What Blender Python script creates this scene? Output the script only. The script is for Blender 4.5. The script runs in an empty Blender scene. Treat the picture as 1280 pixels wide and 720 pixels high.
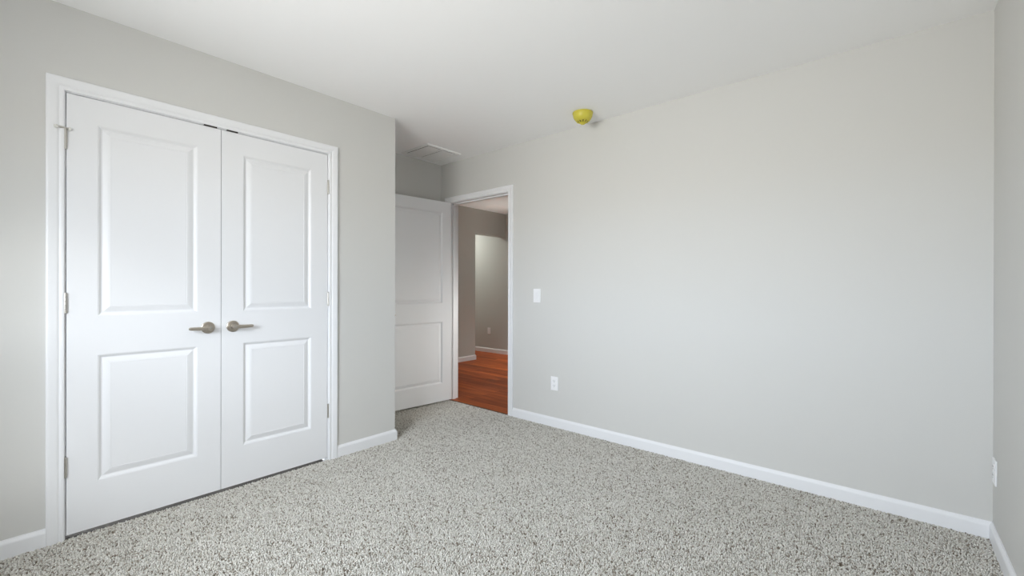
import bpy, bmesh, math, random
import numpy as np
from mathutils import Matrix, Vector

S = bpy.context.scene
COL = S.collection
random.seed(4)

# ------------------------------------------------------------------ camera
F_PX, YAW, PITCH, ROLL, SHIFT = 544.35, math.radians(40.884), math.radians(.0808), math.radians(-.1133), 1.063
cam_d = bpy.data.cameras.new('camera')
cam_d.sensor_width = 36
cam_d.lens = F_PX / 1280 * 36
cam_d.shift_y = SHIFT / 1280
cam_d.clip_start = .02
cam = bpy.data.objects.new('camera', cam_d)
COL.objects.link(cam)
_c, _s, _cp, _sp = math.cos(YAW), math.sin(YAW), math.cos(PITCH), math.sin(PITCH)
_fw, _rt, _up = Vector((-_s, _c, 0)), Vector((_c, _s, 0)), Vector((0, 0, 1))
_F = _fw * _cp - _up * _sp
_U = _up * _cp + _fw * _sp
_R = _rt * math.cos(ROLL) - _U * math.sin(ROLL)
_V = _rt * math.sin(ROLL) + _U * math.cos(ROLL)
cam.matrix_world = Matrix(((_R.x, _V.x, -_F.x, 0), (_R.y, _V.y, -_F.y, 0), (_R.z, _V.z, -_F.z, 1.1524), (0, 0, 0, 1)))
S.camera = cam

# ------------------------------------------------------------------ light and exposure
SKY_FOCUS = 1.9
SKY, GROUND, BEAM = 30.0, 20.8, 165
S.view_settings.view_transform = 'Standard'
S.view_settings.look = 'None'
S.view_settings.gamma = 1
S.view_settings.use_curve_mapping = False
S.view_settings.exposure = 0.0
S.cycles.use_denoising = True
S.cycles.max_bounces = 16
S.cycles.diffuse_bounces = 12
S.cycles.sample_clamp_indirect = 6

L, D, RX, NY, CH = 2.8415, 2.9727, 0.3648, -0.72, 2.44     # closet wall, far wall, near side wall, window wall, ceiling
AX, RY = -3.5621, 1.9225                                     # alcove wall, return wall of the closet
WX0, WX1, WZ0, WZ1 = -1.95, -0.50, 0.90, 1.93                # the window in the wall behind the camera

world = bpy.data.worlds.new('overcast_sky')
S.world = world
world.use_nodes = True
_wn, _wl = world.node_tree.nodes, world.node_tree.links
_g = _wn.new('ShaderNodeTexCoord')
_x = _wn.new('ShaderNodeSeparateXYZ')
_wl.new(_g.outputs['Generated'], _x.inputs[0])
_m = _wn.new('ShaderNodeMapRange')
_m.inputs[1].default_value, _m.inputs[2].default_value = -.04, .04
_wl.new(_x.outputs['Z'], _m.inputs[0])
_k = _wn.new('ShaderNodeMix')
_k.data_type = 'RGBA'
_wl.new(_m.outputs[0], _k.inputs[0])
_k.inputs[6].default_value = (*[c * GROUND for c in (.985, .985, .96)], 1)
_k.inputs[7].default_value = (*[c * SKY for c in (.88, .96, 1.06)], 1)
# brightest straight out of the window; sides dimmed to ease the closet wall
_n = _wn.new('ShaderNodeMath'); _n.operation = 'MULTIPLY'; _n.inputs[1].default_value = -1; _n.use_clamp = True
_wl.new(_x.outputs['Y'], _n.inputs[0])
_p = _wn.new('ShaderNodeMath'); _p.operation = 'POWER'; _p.inputs[1].default_value = SKY_FOCUS
_wl.new(_n.outputs[0], _p.inputs[0])
_q = _wn.new('ShaderNodeMath'); _q.operation = 'MULTIPLY_ADD'; _q.inputs[1].default_value = .92; _q.inputs[2].default_value = .08
_wl.new(_p.outputs[0], _q.inputs[0])
_v = _wn.new('ShaderNodeVectorMath'); _v.operation = 'SCALE'
_wl.new(_k.outputs[2], _v.inputs[0]); _wl.new(_q.outputs[0], _v.inputs['Scale'])
_wl.new(_v.outputs[0], _wn['Background'].inputs['Color'])


def area(name, loc, target, sx, sy, power, color, portal=False, spread=180):
    d = bpy.data.lights.new(name, 'AREA')
    d.shape = 'RECTANGLE'
    d.size, d.size_y, d.energy, d.color = sx, sy, power, color
    d.spread = math.radians(spread)
    o = bpy.data.objects.new(name, d)
    COL.objects.link(o)
    o.location = loc
    o.rotation_euler = (Vector(target) - Vector(loc)).to_track_quat('-Z', 'Y').to_euler()
    if portal:
        d.cycles.is_portal = True
    return o


_wc = Vector(((WX0 + WX1) / 2, NY - .06, (WZ0 + WZ1) / 2))
area('window_portal', _wc, _wc + Vector((0, 1, 0)), WX1 - WX0, WZ1 - WZ0, 1, (1, 1, 1), portal=True)
_az, _el = math.radians(54), math.radians(25.5)
_bd = Vector((-math.sin(_az) * math.cos(_el), math.cos(_az) * math.cos(_el), -math.sin(_el)))
area('bright_sky', _wc - _bd * 4.0, _wc, 2.2, .65, BEAM, (.95, .98, 1.0))
area('hall_wall_fill', (-2.9, 4.95, 2.40), (-5.06, 4.45, .1), .3, .3, 4.0, (.94, 1.0, .96), spread=85)  # added fill, no fixture: brightens the hall wall from out of view
area('hall_floor_fill', (-3.6, 5.1, 2.41), (-3.6, 5.1, 0), .3, .3, 9, (1.0, 1.0, .95), spread=80)  # unseen downward fill added to lift the wood floor
area('entry_door_fill', (-1.75, 4.6, .85), (-3.42, 2.6, .55), .5, .5, 3.4, (1.0, .98, .92), spread=60)  # fill added in the hall to light the open entry door and jamb
area('hall_ceiling_fill', (-4.25, 5.2, .25), (-4.5, 4.95, 2.44), .4, .4, 1.6, (1.0, .99, .92), spread=56)  # unseen uplight near the floor, added to brighten the hall ceiling
area('hall_recess_light', (-6.0, 5.0, 2.42), (-6.0, 5.0, 0), .2, .2, 16, (1.0, 1.0, .94))


# ------------------------------------------------------------------ materials
def mat(name, color, rough=.5, metal=0.0, spec=.5, bump=None, coat=0):
    m = bpy.data.materials.new(name)
    m.use_nodes = True
    nt = m.node_tree
    b = nt.nodes['Principled BSDF']
    b.inputs['Base Color'].default_value = (*color, 1)
    b.inputs['Roughness'].default_value = rough
    b.inputs['Metallic'].default_value = metal
    b.inputs['Specular IOR Level'].default_value = spec
    b.inputs['Coat Weight'].default_value = coat
    if bump:
        scale, strength, dist = bump
        tc = nt.nodes.new('ShaderNodeTexCoord')
        n = nt.nodes.new('ShaderNodeTexNoise')
        n.inputs['Scale'].default_value = scale
        n.inputs['Detail'].default_value = 3
        bp = nt.nodes.new('ShaderNodeBump')
        bp.inputs['Strength'].default_value = strength
        bp.inputs['Distance'].default_value = dist
        nt.links.new(tc.outputs['Object'], n.inputs['Vector'])
        nt.links.new(n.outputs['Fac'], bp.inputs['Height'])
        nt.links.new(bp.outputs['Normal'], b.inputs['Normal'])
    return m


M_WALL = mat('greige_wall_paint', (.63, .625, .603), .75, spec=.25, bump=(260, .08, .002))
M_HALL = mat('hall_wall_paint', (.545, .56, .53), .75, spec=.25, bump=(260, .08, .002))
M_CEIL = mat('white_ceiling_paint', (.95, .95, .95), .9, spec=.2, bump=(180, .12, .002))
M_TRIM = mat('white_semigloss_trim', (.82, .825, .84), .38, spec=.45)
M_DOOR = mat('white_door_paint', (.80, .805, .82), .42, spec=.45, bump=(90, .03, .002))
M_NICKEL = mat('satin_nickel', (.52, .47, .41), .30, metal=1)
M_STEEL = mat('zinc_hinge_metal', (.56, .54, .50), .36, metal=1)
M_DARK = mat('dark_bronze_catch', (.035, .03, .025), .5, metal=.6)
M_PLASTIC = mat('white_wall_plate_plastic', (.86, .86, .87), .3)
M_SLOT = mat('dark_slot', (.03, .03, .03), .6)
M_RUBBER = mat('white_rubber_tip', (.72, .72, .68), .5)
M_VENT = mat('white_vent_enamel', (.88, .88, .87), .5)
M_SHADE = mat('painted_gap_shade', (.035, .03, .026), .9)  # near black, shade put into the colour of vent backing and closet floor


def yellow_mat():
    m = mat('yellow_dust_cover_plastic', (.62, .55, .07), .4)
    b = m.node_tree.nodes['Principled BSDF']
    b.inputs['Subsurface Weight'].default_value = .25
    b.inputs['Subsurface Radius'].default_value = (.02, .018, .004)
    return m


M_YELLOW = yellow_mat()


def carpet_mat():
    m = bpy.data.materials.new('flecked_cut_pile_yarn')
    m.use_nodes = True
    nt = m.node_tree
    N, K = nt.nodes, nt.links
    b = N['Principled BSDF']
    b.inputs['Roughness'].default_value = .95
    b.inputs['Specular IOR Level'].default_value = .08
    # each tuft has a yarn colour of its own: cream, grey beige, taupe, a few dark brown flecks
    g = N.new('ShaderNodeNewGeometry')
    yarn = N.new('ShaderNodeValToRGB')
    e = yarn.color_ramp.elements
    e[0].position = 0; e[0].color = (0.196, 0.156, 0.116, 1)
    e[1].position = 1; e[1].color = (0.845, 0.828, 0.774, 1)
    for p, c in ((.06, (0.294, 0.254, 0.205, 1)), (.15, (0.516, 0.481, 0.423, 1)), (.40, (0.694, 0.672, 0.614, 1)), (.78, (0.783, 0.761, 0.708, 1))):
        x = e.new(p); x.color = c
    K.new(g.outputs['Random Per Island'], yarn.inputs['Fac'])
    K.new(yarn.outputs['Color'], b.inputs['Base Color'])
    return m


M_CARPET = carpet_mat()
M_BACKING = mat('carpet_backing', (.30, .27, .23), .95)


def wood_mat():
    m = bpy.data.materials.new('red_brown_wood_planks')
    m.use_nodes = True
    nt = m.node_tree
    N, K = nt.nodes, nt.links
    b = N['Principled BSDF']
    b.inputs['Roughness'].default_value = .45
    b.inputs['Specular IOR Level'].default_value = .22
    tc = N.new('ShaderNodeTexCoord')
    br = N.new('ShaderNodeTexBrick')
    br.inputs['Color1'].default_value = (.0, .0, .0, 1); br.inputs['Color2'].default_value = (1, 1, 1, 1)
    br.inputs['Mortar'].default_value = (.5, .5, .5, 1)
    br.inputs['Scale'].default_value = 1; br.inputs['Brick Width'].default_value = 1.1; br.inputs['Row Height'].default_value = .095
    br.inputs['Mortar Size'].default_value = .0012; br.offset = .37
    K.new(tc.outputs['Object'], br.inputs['Vector'])
    mp = N.new('ShaderNodeMapping'); mp.inputs['Scale'].default_value = (1.6, 26, 1)
    K.new(tc.outputs['Object'], mp.inputs['Vector'])
    no = N.new('ShaderNodeTexNoise'); no.inputs['Scale'].default_value = 1.6; no.inputs['Detail'].default_value = 6; no.inputs['Distortion'].default_value = .4
    K.new(mp.outputs[0], no.inputs['Vector'])
    a = N.new('ShaderNodeMath'); a.operation = 'MULTIPLY_ADD'; a.inputs[1].default_value = .42
    K.new(br.outputs['Color'], a.inputs[0])
    s2 = N.new('ShaderNodeMath'); s2.operation = 'MULTIPLY_ADD'; s2.inputs[1].default_value = .95; s2.inputs[2].default_value = -.18
    K.new(no.outputs['Fac'], s2.inputs[0]); K.new(s2.outputs[0], a.inputs[2])
    r = N.new('ShaderNodeValToRGB')
    e = r.color_ramp.elements
    e[0].position = .12; e[0].color = (.115, .024, .006, 1)
    e[1].position = .9; e[1].color = (.62, .165, .036, 1)
    for p, c in ((.4, (.28, .056, .011, 1)), (.62, (.44, .098, .020, 1))):
        x = e.new(p); x.color = c
    K.new(a.outputs[0], r.inputs['Fac'])
    mm = N.new('ShaderNodeMix'); mm.data_type = 'RGBA'
    K.new(br.outputs['Fac'], mm.inputs[0]); K.new(r.outputs['Color'], mm.inputs[6]); mm.inputs[7].default_value = (.05, .014, .006, 1)
    K.new(mm.outputs[2], b.inputs['Base Color'])
    return m


M_WOOD = wood_mat()


# ------------------------------------------------------------------ mesh helpers
def obj(name, bm, m, parent=None, smooth=False, loc=(0, 0, 0)):
    bmesh.ops.recalc_face_normals(bm, faces=bm.faces)
    me = bpy.data.meshes.new(name)
    bm.to_mesh(me)
    bm.free()
    for x in (m if isinstance(m, (list, tuple)) else [m]):
        me.materials.append(x)
    if smooth:
        for p in me.polygons:
            p.use_smooth = True
        try:
            me.set_sharp_from_angle(angle=math.radians(38))
        except Exception:
            pass
    o = bpy.data.objects.new(name, me)
    COL.objects.link(o)
    o.location = loc
    if parent:
        o.parent = parent
    return o


def tag(o, label, cat, group=None, kind=None):
    o['label'] = label
    o['category'] = cat
    if group:
        o['group'] = group
    if kind:
        o['kind'] = kind
    return o


def box(bm, x0, x1, y0, y1, z0, z1, bev=0):
    v = [bm.verts.new(p) for p in ((x0, y0, z0), (x1, y0, z0), (x1, y1, z0), (x0, y1, z0), (x0, y0, z1), (x1, y0, z1), (x1, y1, z1), (x0, y1, z1))]
    f = [bm.faces.new([v[i] for i in q]) for q in ((0, 3, 2, 1), (4, 5, 6, 7), (0, 1, 5, 4), (1, 2, 6, 5), (2, 3, 7, 6), (3, 0, 4, 7))]
    if bev:
        es = list({e for q in f for e in q.edges})
        bmesh.ops.bevel(bm, geom=es, offset=bev, segments=2, affect='EDGES', profile=.5)


def boxes(*bs, bev=0):
    bm = bmesh.new()
    for b in bs:
        box(bm, *b, bev=bev)
    return bm


def loft(bm, rings, caps=True, closed=True):
    vs = [[bm.verts.new(p) for p in r] for r in rings]
    n = len(vs[0])
    for a, b in zip(vs, vs[1:]):
        for i in range(n if closed else n - 1):
            j = (i + 1) % n
            bm.faces.new((a[i], a[j], b[j], b[i]))
    if caps:
        bm.faces.new(vs[0]); bm.faces.new(list(reversed(vs[-1])))


def lathe(bm, prof, origin, axis, n=28):
    """prof: (radius, height along axis)"""
    axis = Vector(axis).normalized()
    u = axis.orthogonal().normalized()
    w = axis.cross(u)
    o = Vector(origin)
    rings = [[o + axis * h + (u * math.cos(2 * math.pi * k / n) + w * math.sin(2 * math.pi * k / n)) * max(r, 1e-5) for k in range(n)] for r, h in prof]
    loft(bm, rings)


def sweep(bm, path, normal_out, prof):
    """mitred moulding: path = corner points in a plane, prof = (distance sideways from the path, thickness along normal_out)"""
    n = Vector(normal_out)
    P = [Vector(p) for p in path]
    rings = []
    for i, p in enumerate(P):
        d0 = (P[i] - P[i - 1]).normalized() if i else None
        d1 = (P[i + 1] - P[i]).normalized() if i < len(P) - 1 else None
        s0 = d0.cross(n) if d0 else None
        s1 = d1.cross(n) if d1 else None
        if s0 is None:
            side = s1
        elif s1 is None:
            side = s0
        else:
            side = (s0 + s1) / (1 + s0.dot(s1))
        rings.append([p + side * a + n * b for a, b in prof])
    loft(bm, rings)


CASING = [(0, 0), (0, .008), (.002, .0105), (.008, .0115), (.013, .0105), (.0165, .009), (.020, .0115), (.025, .0135), (.040, .0155), (.049, .016), (.053, .0148), (.055, .012), (.055, 0)]
BASE = [(.007, 0), (.007, .013), (-.058, .013), (-.064, .0118), (-.070, .0085), (-.075, .0045), (-.078, .004), (-.078, 0)]


# ------------------------------------------------------------------ the room
FZ = -.008                                         # woven carpet backing; the pile stands on it up to floor level
CO = (.168, 1.3975, 2.0450)                        # closet opening along Y, height
XJ, XK, ZJ = -3.4255, -2.619, 2.026                # entry opening between its jambs, underside of its head
T = .115

FLOOR = tag(obj('floor', boxes((-L - .002, RX + .1, NY - .1, D, -.12, FZ), (AX - .1, -L - .002, RY - .05, D, -.12, FZ)), M_BACKING), 'speckled grey beige cut pile carpet covering the bedroom floor', 'carpet', kind='structure')


def carpet_pile():
    """leaning tufts on a jittered grid over the whole bedroom floor, one mesh"""
    rng = np.random.default_rng(7)
    step = .0064
    pts = []
    for x0, x1, y0, y1 in ((-L - .001, RX, NY, D - .006), (AX, -L - .001, RY, D - .006)):
        gx, gy = np.meshgrid(np.arange(x0 + step / 2, x1, step), np.arange(y0 + step / 2, y1, step))
        pts.append(np.stack([gx.ravel(), gy.ravel()], 1))
    p = np.concatenate(pts)
    n = len(p)
    p = p + rng.uniform(-.0026, .0026, (n, 2))
    a = rng.uniform(0, 2 * np.pi, n)
    r = rng.uniform(.0040, .0055, n)
    h = rng.uniform(.0085, .0125, n)
    lean = rng.normal(0, .0022, (n, 2))
    co = np.empty((n, 7, 3), np.float32)
    for k in range(3):
        q = a + k * 2 * np.pi / 3
        co[:, k, 0] = p[:, 0] + r * np.cos(q)
        co[:, k, 1] = p[:, 1] + r * np.sin(q)
        co[:, k, 2] = FZ - .0005
        co[:, k + 3, 0] = p[:, 0] + lean[:, 0] * .8 + r * .78 * np.cos(q + .7)
        co[:, k + 3, 1] = p[:, 1] + lean[:, 1] * .8 + r * .78 * np.sin(q + .7)
        co[:, k + 3, 2] = FZ + h * .78
    co[:, 6, :2] = p + lean * 1.15
    co[:, 6, 2] = FZ + h
    f = np.array([(0, 1, 4), (0, 4, 3), (1, 2, 5), (1, 5, 4), (2, 0, 3), (2, 3, 5), (3, 4, 6), (4, 5, 6), (5, 3, 6)], np.int32)
    idx = (f[None] + (np.arange(n, dtype=np.int32) * 7)[:, None, None]).reshape(-1)
    nf = n * len(f)
    me = bpy.data.meshes.new('carpet_pile')
    me.vertices.add(n * 7)
    me.vertices.foreach_set('co', co.ravel())
    me.loops.add(nf * 3)
    me.loops.foreach_set('vertex_index', idx)
    me.polygons.add(nf)
    me.polygons.foreach_set('loop_start', np.arange(0, nf * 3, 3, dtype=np.int32))
    me.update(calc_edges=True)
    me.materials.append(M_CARPET)
    o = bpy.data.objects.new('carpet_pile', me)
    COL.objects.link(o)
    o.parent = FLOOR
    o['kind'] = 'stuff'
    o['label'] = 'flecked cut pile'


carpet_pile()
tag(obj('floor_closet', boxes((AX - .1, -L - .002, NY - .1, RY - .05, -.12, -.035)), M_SHADE), 'closet floor coloured near black for the shade in the gap under the double doors', 'closet floor', kind='structure')  # shade below the closet doors is painted as this dark colour
tag(obj('ceiling', boxes((AX - .2, RX + .2, NY - .2, D + .02, CH, CH + .15)), M_CEIL), 'smooth white ceiling over the bedroom', 'ceiling', kind='structure')
tag(obj('wall_left', boxes((-L - T, -L, NY - T, CO[0] - .018, -.05, CH), (-L - T, -L, CO[1] + .018, RY, -.05, CH),
                           (-L - T, -L, CO[0] - .018, CO[1] + .018, CO[2] + .018, CH)), M_WALL),
    'greige painted wall holding the white double closet doors', 'wall', kind='structure')
tag(obj('wall_return', boxes((AX, -L - T, RY - T, RY, -.05, CH)), M_WALL), 'short greige wall turning back from the closet corner', 'wall', kind='structure')
tag(obj('wall_alcove', boxes((AX - T, AX, NY - T, D, -.05, CH)), M_WALL), 'shaded greige wall behind the open entry door', 'wall', kind='structure')
tag(obj('wall_far', boxes((-5.06, XJ - .018, D, D + T, -.05, CH), (XK + .018, RX + T, D, D + T, -.05, CH), (XJ - .018, XK + .018, D, D + T, ZJ + .018, CH)), M_WALL),
    'long blank greige wall with the light switch and hall doorway', 'wall', kind='structure')
tag(obj('wall_right', boxes((RX, RX + T, NY - T, D, -.05, CH)), M_WALL), 'narrow strip of greige wall with an outlet seen edge-on', 'wall', kind='structure')
tag(obj('wall_near', boxes((-L, WX0, NY - T, NY, -.05, CH), (WX1, RX, NY - T, NY, -.05, CH), (WX0, WX1, NY - T, NY, -.05, WZ0), (WX0, WX1, NY - T, NY, WZ1, CH)), M_WALL),
    'greige wall behind the viewer with the bedroom window', 'wall', kind='structure')

# hall beyond the doorway
HX, HY, OY = -5.06, 5.66, 4.937
tag(obj('floor_hall', boxes((-8.1, -1.1, D, HY + .1, -.12, -.001)), M_WOOD), 'glossy red brown wood plank floor in the hall', 'wood floor', kind='structure')
tag(obj('ceiling_hall', boxes((-8.1, -1.1, D + .02, HY + .1, CH, CH + .15)), M_CEIL), 'beige lit ceiling of the hall seen through the doorway', 'ceiling', kind='structure')
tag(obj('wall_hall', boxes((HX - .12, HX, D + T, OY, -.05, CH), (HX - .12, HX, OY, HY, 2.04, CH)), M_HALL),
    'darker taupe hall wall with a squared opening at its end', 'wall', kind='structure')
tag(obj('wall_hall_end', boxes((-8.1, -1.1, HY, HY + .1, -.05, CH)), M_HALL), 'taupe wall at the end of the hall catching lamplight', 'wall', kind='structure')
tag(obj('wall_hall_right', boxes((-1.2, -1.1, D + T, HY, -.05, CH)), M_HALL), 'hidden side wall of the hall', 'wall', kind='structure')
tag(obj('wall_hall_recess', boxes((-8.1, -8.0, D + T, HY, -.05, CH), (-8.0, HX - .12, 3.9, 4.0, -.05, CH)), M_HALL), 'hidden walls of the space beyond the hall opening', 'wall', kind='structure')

# baseboards
def baseboard(name, path, n, label):
    bm = bmesh.new()
    rings = []
    P = [Vector(p) for p in path]
    up = Vector((0, 0, 1))
    outs = []
    for a, b in zip(P, P[1:]):
        outs.append((b - a).normalized().cross(up) * n)
    for i, p in enumerate(P):
        if i == 0: o = outs[0]
        elif i == len(P) - 1: o = outs[-1]
        else: o = (outs[i - 1] + outs[i]) / (1 + outs[i - 1].dot(outs[i]))
        rings.append([p + o * t - up * h for h, t in BASE])
    loft(bm, rings)
    return tag(obj(name, bm, M_TRIM), label, 'baseboard', kind='structure')


baseboard('baseboard_left', [(-L, NY, 0), (-L, CO[0] - .0615, 0)], 1, 'short white baseboard between the closet casing and the window wall')
baseboard('baseboard_corner', [(-L, CO[1] + .0635, 0), (-L, RY, 0), (AX, RY, 0)], 1, 'white baseboard wrapping the outside corner between closet and alcove')
baseboard('baseboard_alcove', [(AX, RY, 0), (AX, D, 0), (XJ - .062, D, 0)], 1, 'white baseboard hidden behind the open entry door')
baseboard('baseboard_far', [(XK + .062, D, 0), (RX, D, 0)], 1, 'long white baseboard under the blank wall')
baseboard('baseboard_right', [(RX, D, 0), (RX, NY, 0)], 1, 'white baseboard running toward the viewer under the side wall')
baseboard('baseboard_hall', [(HX, D + T, 0), (HX, OY, 0), (HX - .12, OY, 0)], 1, 'white hall baseboard ending at the squared opening')
baseboard('baseboard_hall_end', [(-8.0, HY, 0), (-1.2, HY, 0)], 1, 'white baseboard under the lit wall at the hall end')

# window behind the camera
wf = obj('window_1', boxes((WX0, WX0 + .045, NY - .10, NY - .04, WZ0, WZ1), (WX1 - .045, WX1, NY - .10, NY - .04, WZ0, WZ1),
                           (WX0, WX1, NY - .10, NY - .04, WZ1 - .045, WZ1), (WX0, WX1, NY - .10, NY - .04, WZ0, WZ0 + .05)), M_TRIM)
tag(wf, 'white window frame in the wall behind the viewer', 'window', kind='structure')
obj('meeting_rail', boxes((WX0, WX1, NY - .09, NY - .05, (WZ0 + WZ1) / 2 - .02, (WZ0 + WZ1) / 2 + .02)), M_TRIM, wf)
obj('window_sill', boxes((WX0 - .05, WX1 + .05, NY - .04, NY + .05, WZ0 - .025, WZ0), bev=.004), M_TRIM, wf)

# closet casing with its jambs
bm = bmesh.new()
sweep(bm, [(-L, CO[1] + .005, -.007), (-L, CO[1] + .005, CO[2] + .003), (-L, CO[0] - .003, CO[2] + .003), (-L, CO[0] - .003, -.007)], (1, 0, 0), [(a * 1.064, b) for a, b in CASING])
tc = tag(obj('trim_1', bm, M_TRIM), 'white moulded casing framing the double closet doors', 'door casing', kind='structure')
obj('jamb', boxes((-L - T, -L, CO[0] - .018, CO[0], 0, CO[2]), (-L - T, -L, CO[1], CO[1] + .018, 0, CO[2]), (-L - T, -L, CO[0] - .018, CO[1] + .018, CO[2], CO[2] + .018),
                  (-L - T, -L - .045, CO[0], CO[0] + .012, 0, CO[2]), (-L - T, -L - .045, CO[1] - .012, CO[1], 0, CO[2]), (-L - T, -L - .045, CO[0], CO[1], CO[2] - .012, CO[2])), M_TRIM, tc)
for y0, y1 in ((.699, .760), (.808, .863)):
    k = obj('door_catch', boxes((-L - .04, -L + .006, y0, y1, 2.0412, CO[2] + .0035), bev=.001), M_DARK, tc)
    k['label'] = 'dark metal ball catch over the door top'

# entry casing, both faces, with jambs and stops
bm = bmesh.new()
sweep(bm, [(XJ - .005, D, -.007), (XJ - .005, D, ZJ + .004), (XK + .005, D, ZJ + .004), (XK + .005, D, -.007)][::-1], (0, -1, 0), CASING)
te = tag(obj('trim_2', bm, M_TRIM), 'white moulded casing around the doorway to the hall', 'door casing', kind='structure')
bm = bmesh.new()
sweep(bm, [(XJ - .005, D + T, -.001), (XJ - .005, D + T, ZJ + .004), (XK + .005, D + T, ZJ + .004), (XK + .005, D + T, -.001)], (0, 1, 0), CASING)
obj('hall_casing', bm, M_TRIM, te)
obj('jamb', boxes((XJ - .018, XJ, D, D + T, 0, ZJ), (XK, XK + .018, D, D + T, 0, ZJ), (XJ - .018, XK + .018, D, D + T, ZJ, ZJ + .018)), M_TRIM, te)
obj('door_stop', boxes((XJ, XJ + .011, D + .042, D + .078, 0, ZJ), (XK - .011, XK, D + .042, D + .078, 0, ZJ), (XJ, XK, D + .042, D + .078, ZJ - .011, ZJ)), M_TRIM, te)
k = obj('strike_plate', boxes((XK - .0015, XK + .001, D + .004, D + .034, .87, .93)), M_STEEL, te)
k['label'] = 'small metal strike plate in the jamb'


# ------------------------------------------------------------------ doors
def slab_mesh(w, h, t, rects):
    """face at y=0 looking to -y, with openings where the panels sit"""
    bm = bmesh.new()
    xs = sorted({0, w} | {r[0] for r in rects} | {r[1] for r in rects})
    zs = sorted({0, h} | {r[2] for r in rects} | {r[3] for r in rects})
    g = {}
    def V(x, y, z):
        key = (round(x, 5), y, round(z, 5))
        if key not in g:
            g[key] = bm.verts.new((x, y, z))
        return g[key]
    for y in (0, t):
        for x0, x1 in zip(xs, xs[1:]):
            for z0, z1 in zip(zs, zs[1:]):
                cx, cz = (x0 + x1) / 2, (z0 + z1) / 2
                if any(r[0] < cx < r[1] and r[2] < cz < r[3] for r in rects):
                    continue
                bm.faces.new([V(x0, y, z0), V(x1, y, z0), V(x1, y, z1), V(x0, y, z1)])
    for x in (0, w):
        for z0, z1 in zip(zs, zs[1:]):
            bm.faces.new([V(x, 0, z0), V(x, 0, z1), V(x, t, z1), V(x, t, z0)])
    for z in (0, h):
        for x0, x1 in zip(xs, xs[1:]):
            bm.faces.new([V(x0, 0, z), V(x1, 0, z), V(x1, t, z), V(x0, t, z)])
    return bm


PANEL = [(0, 0), (.0008, .0012), (.0045, .0022), (.0075, .0050), (.0120, .0092), (.0155, .0108), (.0190, .0104), (.027, .0072), (.037, .0036), (.044, .0022), (.0470, .0018), (.0482, .0034), (.0505, .0028)]


def panel_mesh(r, t):
    x0, x1, z0, z1 = r
    bm = bmesh.new()
    def ring(i, y): return [(x0 + i, y, z0 + i), (x1 - i, y, z0 + i), (x1 - i, y, z1 - i), (x0 + i, y, z1 - i)]
    for rr in ([ring(i, y) for i, y in PANEL], [ring(0, t), ring(.0155, t - .0108), ring(.047, t - .0018)]):
        vs = [[bm.verts.new(p) for p in q] for q in rr]
        for a, b in zip(vs, vs[1:]):
            for i in range(4):
                bm.faces.new((a[i], a[(i + 1) % 4], b[(i + 1) % 4], b[i]))
        bm.faces.new(vs[-1])
    return bm


def lever_handle(parent, x, z, s, y=0.0, ln=.095, sign=1):
    """rosette, neck and lever on the -y face; s = which way along x the lever points; sign -1 mounts it on the back"""
    h = bmesh.new()
    lathe(h, [(.0325, 0), (.0325, .004), (.0315, .0065), (.028, .0085), (.0235, .0095), (.022, .0088), (.0215, .0096), (.014, .0105), (.0135, .012), (.0118, .014), (.0112, .034), (.0125, .037), (.0125, .052), (.011, .0545), (.0, .055)],
          (x, y, z), (0, -sign, 0), 36)
    hd = obj('door_handle', h, M_NICKEL, parent, smooth=True)
    hd['label'] = 'brushed nickel lever handle'
    b = bmesh.new()
    rings = []
    for k in range(15):
        u = k / 14
        px = x + s * (-.004 + u * (ln + .004))
        hz = .0108 - .0024 * u if 0 < k < 14 else .008
        hy = .0075 - .002 * u
        if k == 14: hz, hy = .005, .0035
        py = y - sign * (.046 - .006 * math.sin(u * math.pi * .5) ** 2)
        pz = z - .0012 * math.sin(u * math.pi)
        rings.append([(px, py + hy * math.copysign(abs(math.cos(q)) ** .6, math.cos(q)), pz + hz * math.copysign(abs(math.sin(q)) ** .6, math.sin(q))) for q in [2 * math.pi * j / 16 for j in range(16)]])
    loft(b, rings)
    obj('lever', b, M_NICKEL, hd, smooth=True)
    p = bmesh.new()
    lathe(p, [(.0045, 0), (.0045, .0015), (.003, .002), (0, .002)], (x, y - sign * .055, z), (0, -sign, 0), 14)
    obj('privacy_pin', p, M_STEEL, hd, smooth=True)
    return hd


def hinge(parent, x, y, z, leaf=None):
    b = bmesh.new()
    R, hl = .0064, .089
    prof = [(0, -hl / 2 - .0015), (.0052, -hl / 2 - .0012), (.0056, -hl / 2)]
    for i in range(5):
        z0, z1 = -hl / 2 + hl * i / 5, -hl / 2 + hl * (i + 1) / 5
        prof += [(R - .0012, z0), (R, z0 + .0008), (R, z1 - .0008), (R - .0012, z1)]
    prof += [(.0058, hl / 2), (.0058, hl / 2 + .0025), (.0045, hl / 2 + .0035), (0, hl / 2 + .0036)]
    lathe(b, prof, (x, y, z), (0, 0, 1), 18)
    if leaf:
        box(b, *leaf)
    o = obj('hinge', b, M_STEEL, parent, smooth=True)
    o['label'] = 'satin metal butt hinge'
    return o


def make_door(name, w, h, t, rects, loc, rotz, label):
    d = obj(name, slab_mesh(w, h, t, rects), M_DOOR)
    d.location = loc
    d.rotation_euler = (0, 0, rotz)
    tag(d, label, 'door', kind='structure')
    for r in rects:
        obj('door_panel', panel_mesh(r, t), M_DOOR, d)
    return d


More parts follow.
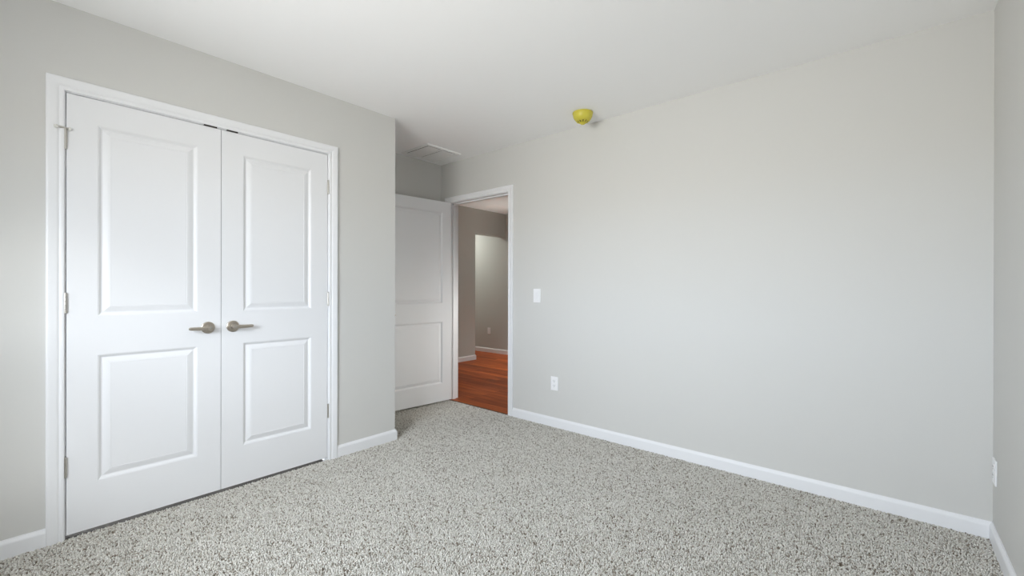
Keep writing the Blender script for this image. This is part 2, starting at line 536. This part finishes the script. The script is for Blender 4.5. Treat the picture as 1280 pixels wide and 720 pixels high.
Z0 = .017
H1 = 2.041 - Z0
PZ = ((.235 - Z0, .833 - Z0), (1.018 - Z0, 1.922 - Z0))
A0, A1, B0, B1 = .1715, .7795, .7825, 1.3935
d1 = make_door('door_1', A1 - A0, H1, .035, [(.276 - A0, .671 - A0, *z) for z in PZ], (-L, A0, Z0), math.pi / 2,
               'white two panel closet door with a metal stop on its top hinge')
d2 = make_door('door_2', B1 - B0, H1, .035, [(.892 - B0, 1.287 - B0, *z) for z in PZ], (-L, B0, Z0), math.pi / 2,
               'white two panel closet door nearer the alcove corner')
lever_handle(d1, .7185 - A0, .932 - Z0, -1)
lever_handle(d2, .8385 - B0, .932 - Z0, 1)
for i, z in enumerate((.329, 1.080, 1.829)):
    hg = hinge(d1, -.0035, -.0045, z - Z0, leaf=(-.0055, -.0005, .0, .03, z - Z0 - .0445, z - Z0 + .0445))
    if i == 2:
        zz = z - Z0 + .049
        s = bmesh.new()
        box(s, -.0115, .0045, -.0125, .0035, zz - .003, zz + .003, bev=.001)
        # threaded rod crossing the casing, ending in a rubber bumper; a short stub bears on the door
        lathe(s, [(.0035, 0), (.0042, .001), (.0042, .023), (.0035, .024)], (-.008, -.008, zz), (-.93, -.36, -.06), 12)
        lathe(s, [(.0042, 0), (.0042, .006)], (.002, -.008, zz), (.9, .1, -.15), 12)
        st = obj('hinge_pin_stop', s, M_STEEL, hg, smooth=True)
        u = bmesh.new()
        lathe(u, [(0, 0), (.0074, .0005), (.0084, .003), (.0084, .008), (.007, .0105), (0, .0115)], (-.0293, -.0162, zz - .0014), (-.93, -.36, -.06), 16)
        k = obj('rubber_bumper', u, M_RUBBER, hg, smooth=True)
        k['label'] = 'pale rubber bumper'
        u = bmesh.new()
        lathe(u, [(0, 0), (.0074, .0005), (.0080, .003), (.0080, .006), (.006, .009), (0, .0095)], (.0065, -.0085, zz - .001), (.85, .1, -.3), 16)
        k = obj('rubber_bumper', u, M_RUBBER, hg, smooth=True)
        k['label'] = 'pale rubber bumper'
wd2 = B1 - B0
for z in (.329, 1.077, 1.826):
    hinge(d2, wd2 + .0045, -.0045, z - Z0, leaf=(wd2 + .0005, wd2 + .0045, .0, .03, z - Z0 - .0445, z - Z0 + .0445))

# entry door, swung into the alcove
W3, AN = .80, math.radians(5.2)
HXP, HYP = -3.385, 2.960
d3 = make_door('door_3', W3, 2.022 - Z0, .035, [(.10, W3 - .105, .195 - Z0, .815 - Z0), (.10, W3 - .105, 1.0 - Z0, 1.915 - Z0)],
               (HXP - W3 * math.sin(AN), HYP - W3 * math.cos(AN), Z0), math.pi / 2 - AN,
               'white two panel entry door standing open in the alcove')
lever_handle(d3, .062, .904 - Z0, 1, ln=.088)
lever_handle(d3, .062, .904 - Z0, 1, y=.035, ln=.088, sign=-1)
k = obj('latch_plate', boxes((-.0012, .0008, .006, .029, .875 - Z0, .933 - Z0)), M_STEEL, d3)
for z in (.338, 1.068, 1.793):
    hinge(d3, W3 + .002, .0405, z - Z0, leaf=(W3 + .0003, W3 + .0022, .006, .038, z - Z0 - .0445, z - Z0 + .0445))


# ------------------------------------------------------------------ ceiling vent
VX0, VX1, VY0, VY1 = -3.505, -3.103, 2.435, 2.832
v = bpy.data.objects.new('ceiling_vent', None)
COL.objects.link(v)
v.location = ((VX0 + VX1) / 2, (VY0 + VY1) / 2, CH)
v.empty_display_size = .1
tag(v, 'square white louvred return air vent on the ceiling above the open door', 'vent')
hx, hy = (VX1 - VX0) / 2, (VY1 - VY0) / 2
bm = bmesh.new()
rings = []
for i, z in ((0, 0), (0, -.004), (.006, -.010), (.026, -.011), (.030, -.006), (.030, 0)):
    rings.append([(-hx + i, -hy + i, z), (hx - i, -hy + i, z), (hx - i, hy - i, z), (-hx + i, hy - i, z)])
loft(bm, rings, caps=False)
obj('vent_frame', bm, M_VENT, v)
obj('vent_backing', boxes((-hx + .028, hx - .028, -hy + .028, hy - .028, -.0012, -.0002)), M_SHADE, v)  # flat dark sheet stands in for the shade behind the louvers
obj('center_bar', boxes((-hx + .028, hx - .028, -.0022, .0022, -.0080, -.001)), M_VENT, v)
for half in (-1, 1):
    b = bmesh.new()
    n = 9
    y0, y1 = (.008, hy - .040) if half > 0 else (-hy + .040, -.008)
    for k in range(n):
        y = y0 + (y1 - y0) * (k + .5) / n
        w = (y1 - y0) / n * .50
        loft(b, [[(x, y - w, -.0070), (x, y - w, -.0080), (x, y + w, -.0090), (x, y + w, -.0080)] for x in (-hx + .039, hx - .039)])
    obj('louvers', b, M_VENT, v)

# ------------------------------------------------------------------ smoke detector under its yellow dust cover
SX, SY = -1.700, 2.752
sd = bpy.data.objects.new('smoke_detector', None)
COL.objects.link(sd)
sd.location = (SX, SY, CH)
tag(sd, 'smoke detector under a yellow plastic dust cover on the ceiling', 'smoke detector')
b = bmesh.new()
lathe(b, [(0, 0), (.066, 0), (.066, -.010), (.058, -.012), (0, -.012)], (0, 0, 0), (0, 0, 1), 40)
k = obj('mounting_base', b, M_PLASTIC, sd, smooth=True)
k['label'] = 'white round mounting base'
b = bmesh.new()
lathe(b, [(.0680, -.003), (.0745, -.003), (.0745, -.009), (.0718, -.011), (.0710, -.022), (.0685, -.034), (.0625, -.046), (.0520, -.057), (.0390, -.066), (.027, -.072), (.022, -.074), (0, -.075)], (0, 0, 0), (0, 0, 1), 48)
cv = obj('dust_cover', b, M_YELLOW, sd, smooth=True)
cv['label'] = 'bright yellow plastic dust cover'
b = bmesh.new()
for k in range(10):
    a = 2 * math.pi * k / 10
    ca, sa = math.cos(a), math.sin(a)
    p0, p1 = Vector((ca * .048, sa * .048, -.0590)), Vector((ca * .016, sa * .016, -.0755))
    side = Vector((-sa, ca, 0)) * .0022
    dn = Vector((ca * .003, sa * .003, -.004))
    loft(b, [[p0 - side, p0 + side, p0 + side + dn, p0 - side + dn], [p1 - side, p1 + side, p1 + side + dn, p1 - side + dn]])
lathe(b, [(.019, -.071), (.019, -.080), (.015, -.085), (.006, -.087), (0, -.087)], (0, 0, 0), (0, 0, 1), 24)
obj('cover_ribs', b, M_YELLOW, cv)
b = bmesh.new()
for k in range(10):
    a = 2 * math.pi * (k + .5) / 10
    ca, sa = math.cos(a), math.sin(a)
    p0, p1 = Vector((ca * .0405, sa * .0405, -.0645)), Vector((ca * .026, sa * .026, -.0725))
    side = Vector((-sa, ca, 0)) * .0042
    dn = Vector((ca * .0008, sa * .0008, -.0011))
    loft(b, [[p0 - side, p0 + side, p0 + side + dn, p0 - side + dn], [p1 - side * .6, p1 + side * .6, p1 + side * .6 + dn, p1 - side * .6 + dn]])
k = obj('cover_slots', b, mat('olive_vent_slot', (.10, .085, .012), .6), cv)
k['label'] = 'dark olive slots near the tip'


# ------------------------------------------------------------------ wall plates
def wall_plate(name, label, cat, w, h, center, rotz, kind):
    """plate face looks to local -y"""
    p = bmesh.new()
    box(p, -w / 2, w / 2, -.0065, 0, -h / 2, h / 2, bev=.002)
    o = tag(obj(name, p, M_PLASTIC), label, cat)
    o.location = center
    o.rotation_euler = (0, 0, rotz)
    if kind == 'switch':
        f = boxes((-.0175, .0175, -.0078, -.006, -.034, .034), bev=.0006)
        fr = obj('switch_frame', f, M_PLASTIC, o)
        r = bmesh.new()
        loft(r, [[(x, -.007, -.031), (x, -.0085, -.031), (x, -.0098, 0), (x, -.0130, .031), (x, -.007, .031)] for x in (-.0150, .0150)])
        obj('rocker', r, M_PLASTIC, fr)
        zs = (-.048, .048)
    else:
        for z in (-.0195, .0195):
            r = bmesh.new()
            ring = []
            for q in range(28):
                a = 2 * math.pi * q / 28
                ring.append((max(-.0170, min(.0170, .0195 * math.cos(a))), z + max(-.0142, min(.0142, .0185 * math.sin(a)))))
            loft(r, [[(x, -.0063, y) for x, y in ring], [(x, -.0085, y) for x, y in ring]])
            rc = obj('receptacle', r, M_PLASTIC, o)
            s = boxes((-.0075, -.0055, -.0089, -.0080, z - .001, z + .0085), (.0055, .0075, -.0089, -.0080, z + .0005, z + .0075))
            lathe(s, [(.0024, 0), (.0024, .0009)], (0, -.0080, z - .0075), (0, -1, 0), 12)
            k = obj('slots', s, M_SLOT, rc)
            k['label'] = 'dark plug slots'
        zs = (0,)
    for z in zs:
        s = bmesh.new()
        lathe(s, [(.0032, .0060), (.0032, .0068), (.0022, .0075), (0, .0076)], (0, 0, z), (0, -1, 0), 12)
        obj('screw', s, M_PLASTIC, o)
    return o


wall_plate('light_switch', 'white rocker light switch on the wall beside the hall doorway', 'light switch', .074, .117, (-2.287, D, 1.0895), 0, 'switch')
wall_plate('power_outlet', 'white duplex outlet low on the blank wall below the switch', 'outlet', .072, .114, (-2.101, D, .361), 0, 'outlet')
wall_plate('power_outlet', 'white outlet seen edge-on above the baseboard on the side wall', 'outlet', .072, .114, (RX, 2.905, .331), -math.pi / 2, 'outlet')
wall_plate('power_outlet', 'small outlet on the far taupe wall beyond the hall', 'outlet', .074, .117, (-5.440, HY, .385), 0, 'outlet')

# ------------------------------------------------------------------ transition strip between carpet and wood
tag(obj('transition_strip', boxes((XJ, XK, D - .006, D + .012, -.003, .004), bev=.002), mat('dark_wood_strip', (.12, .05, .022), .5)),
    'thin dark wood strip where carpet meets the hall floor', 'floor strip')
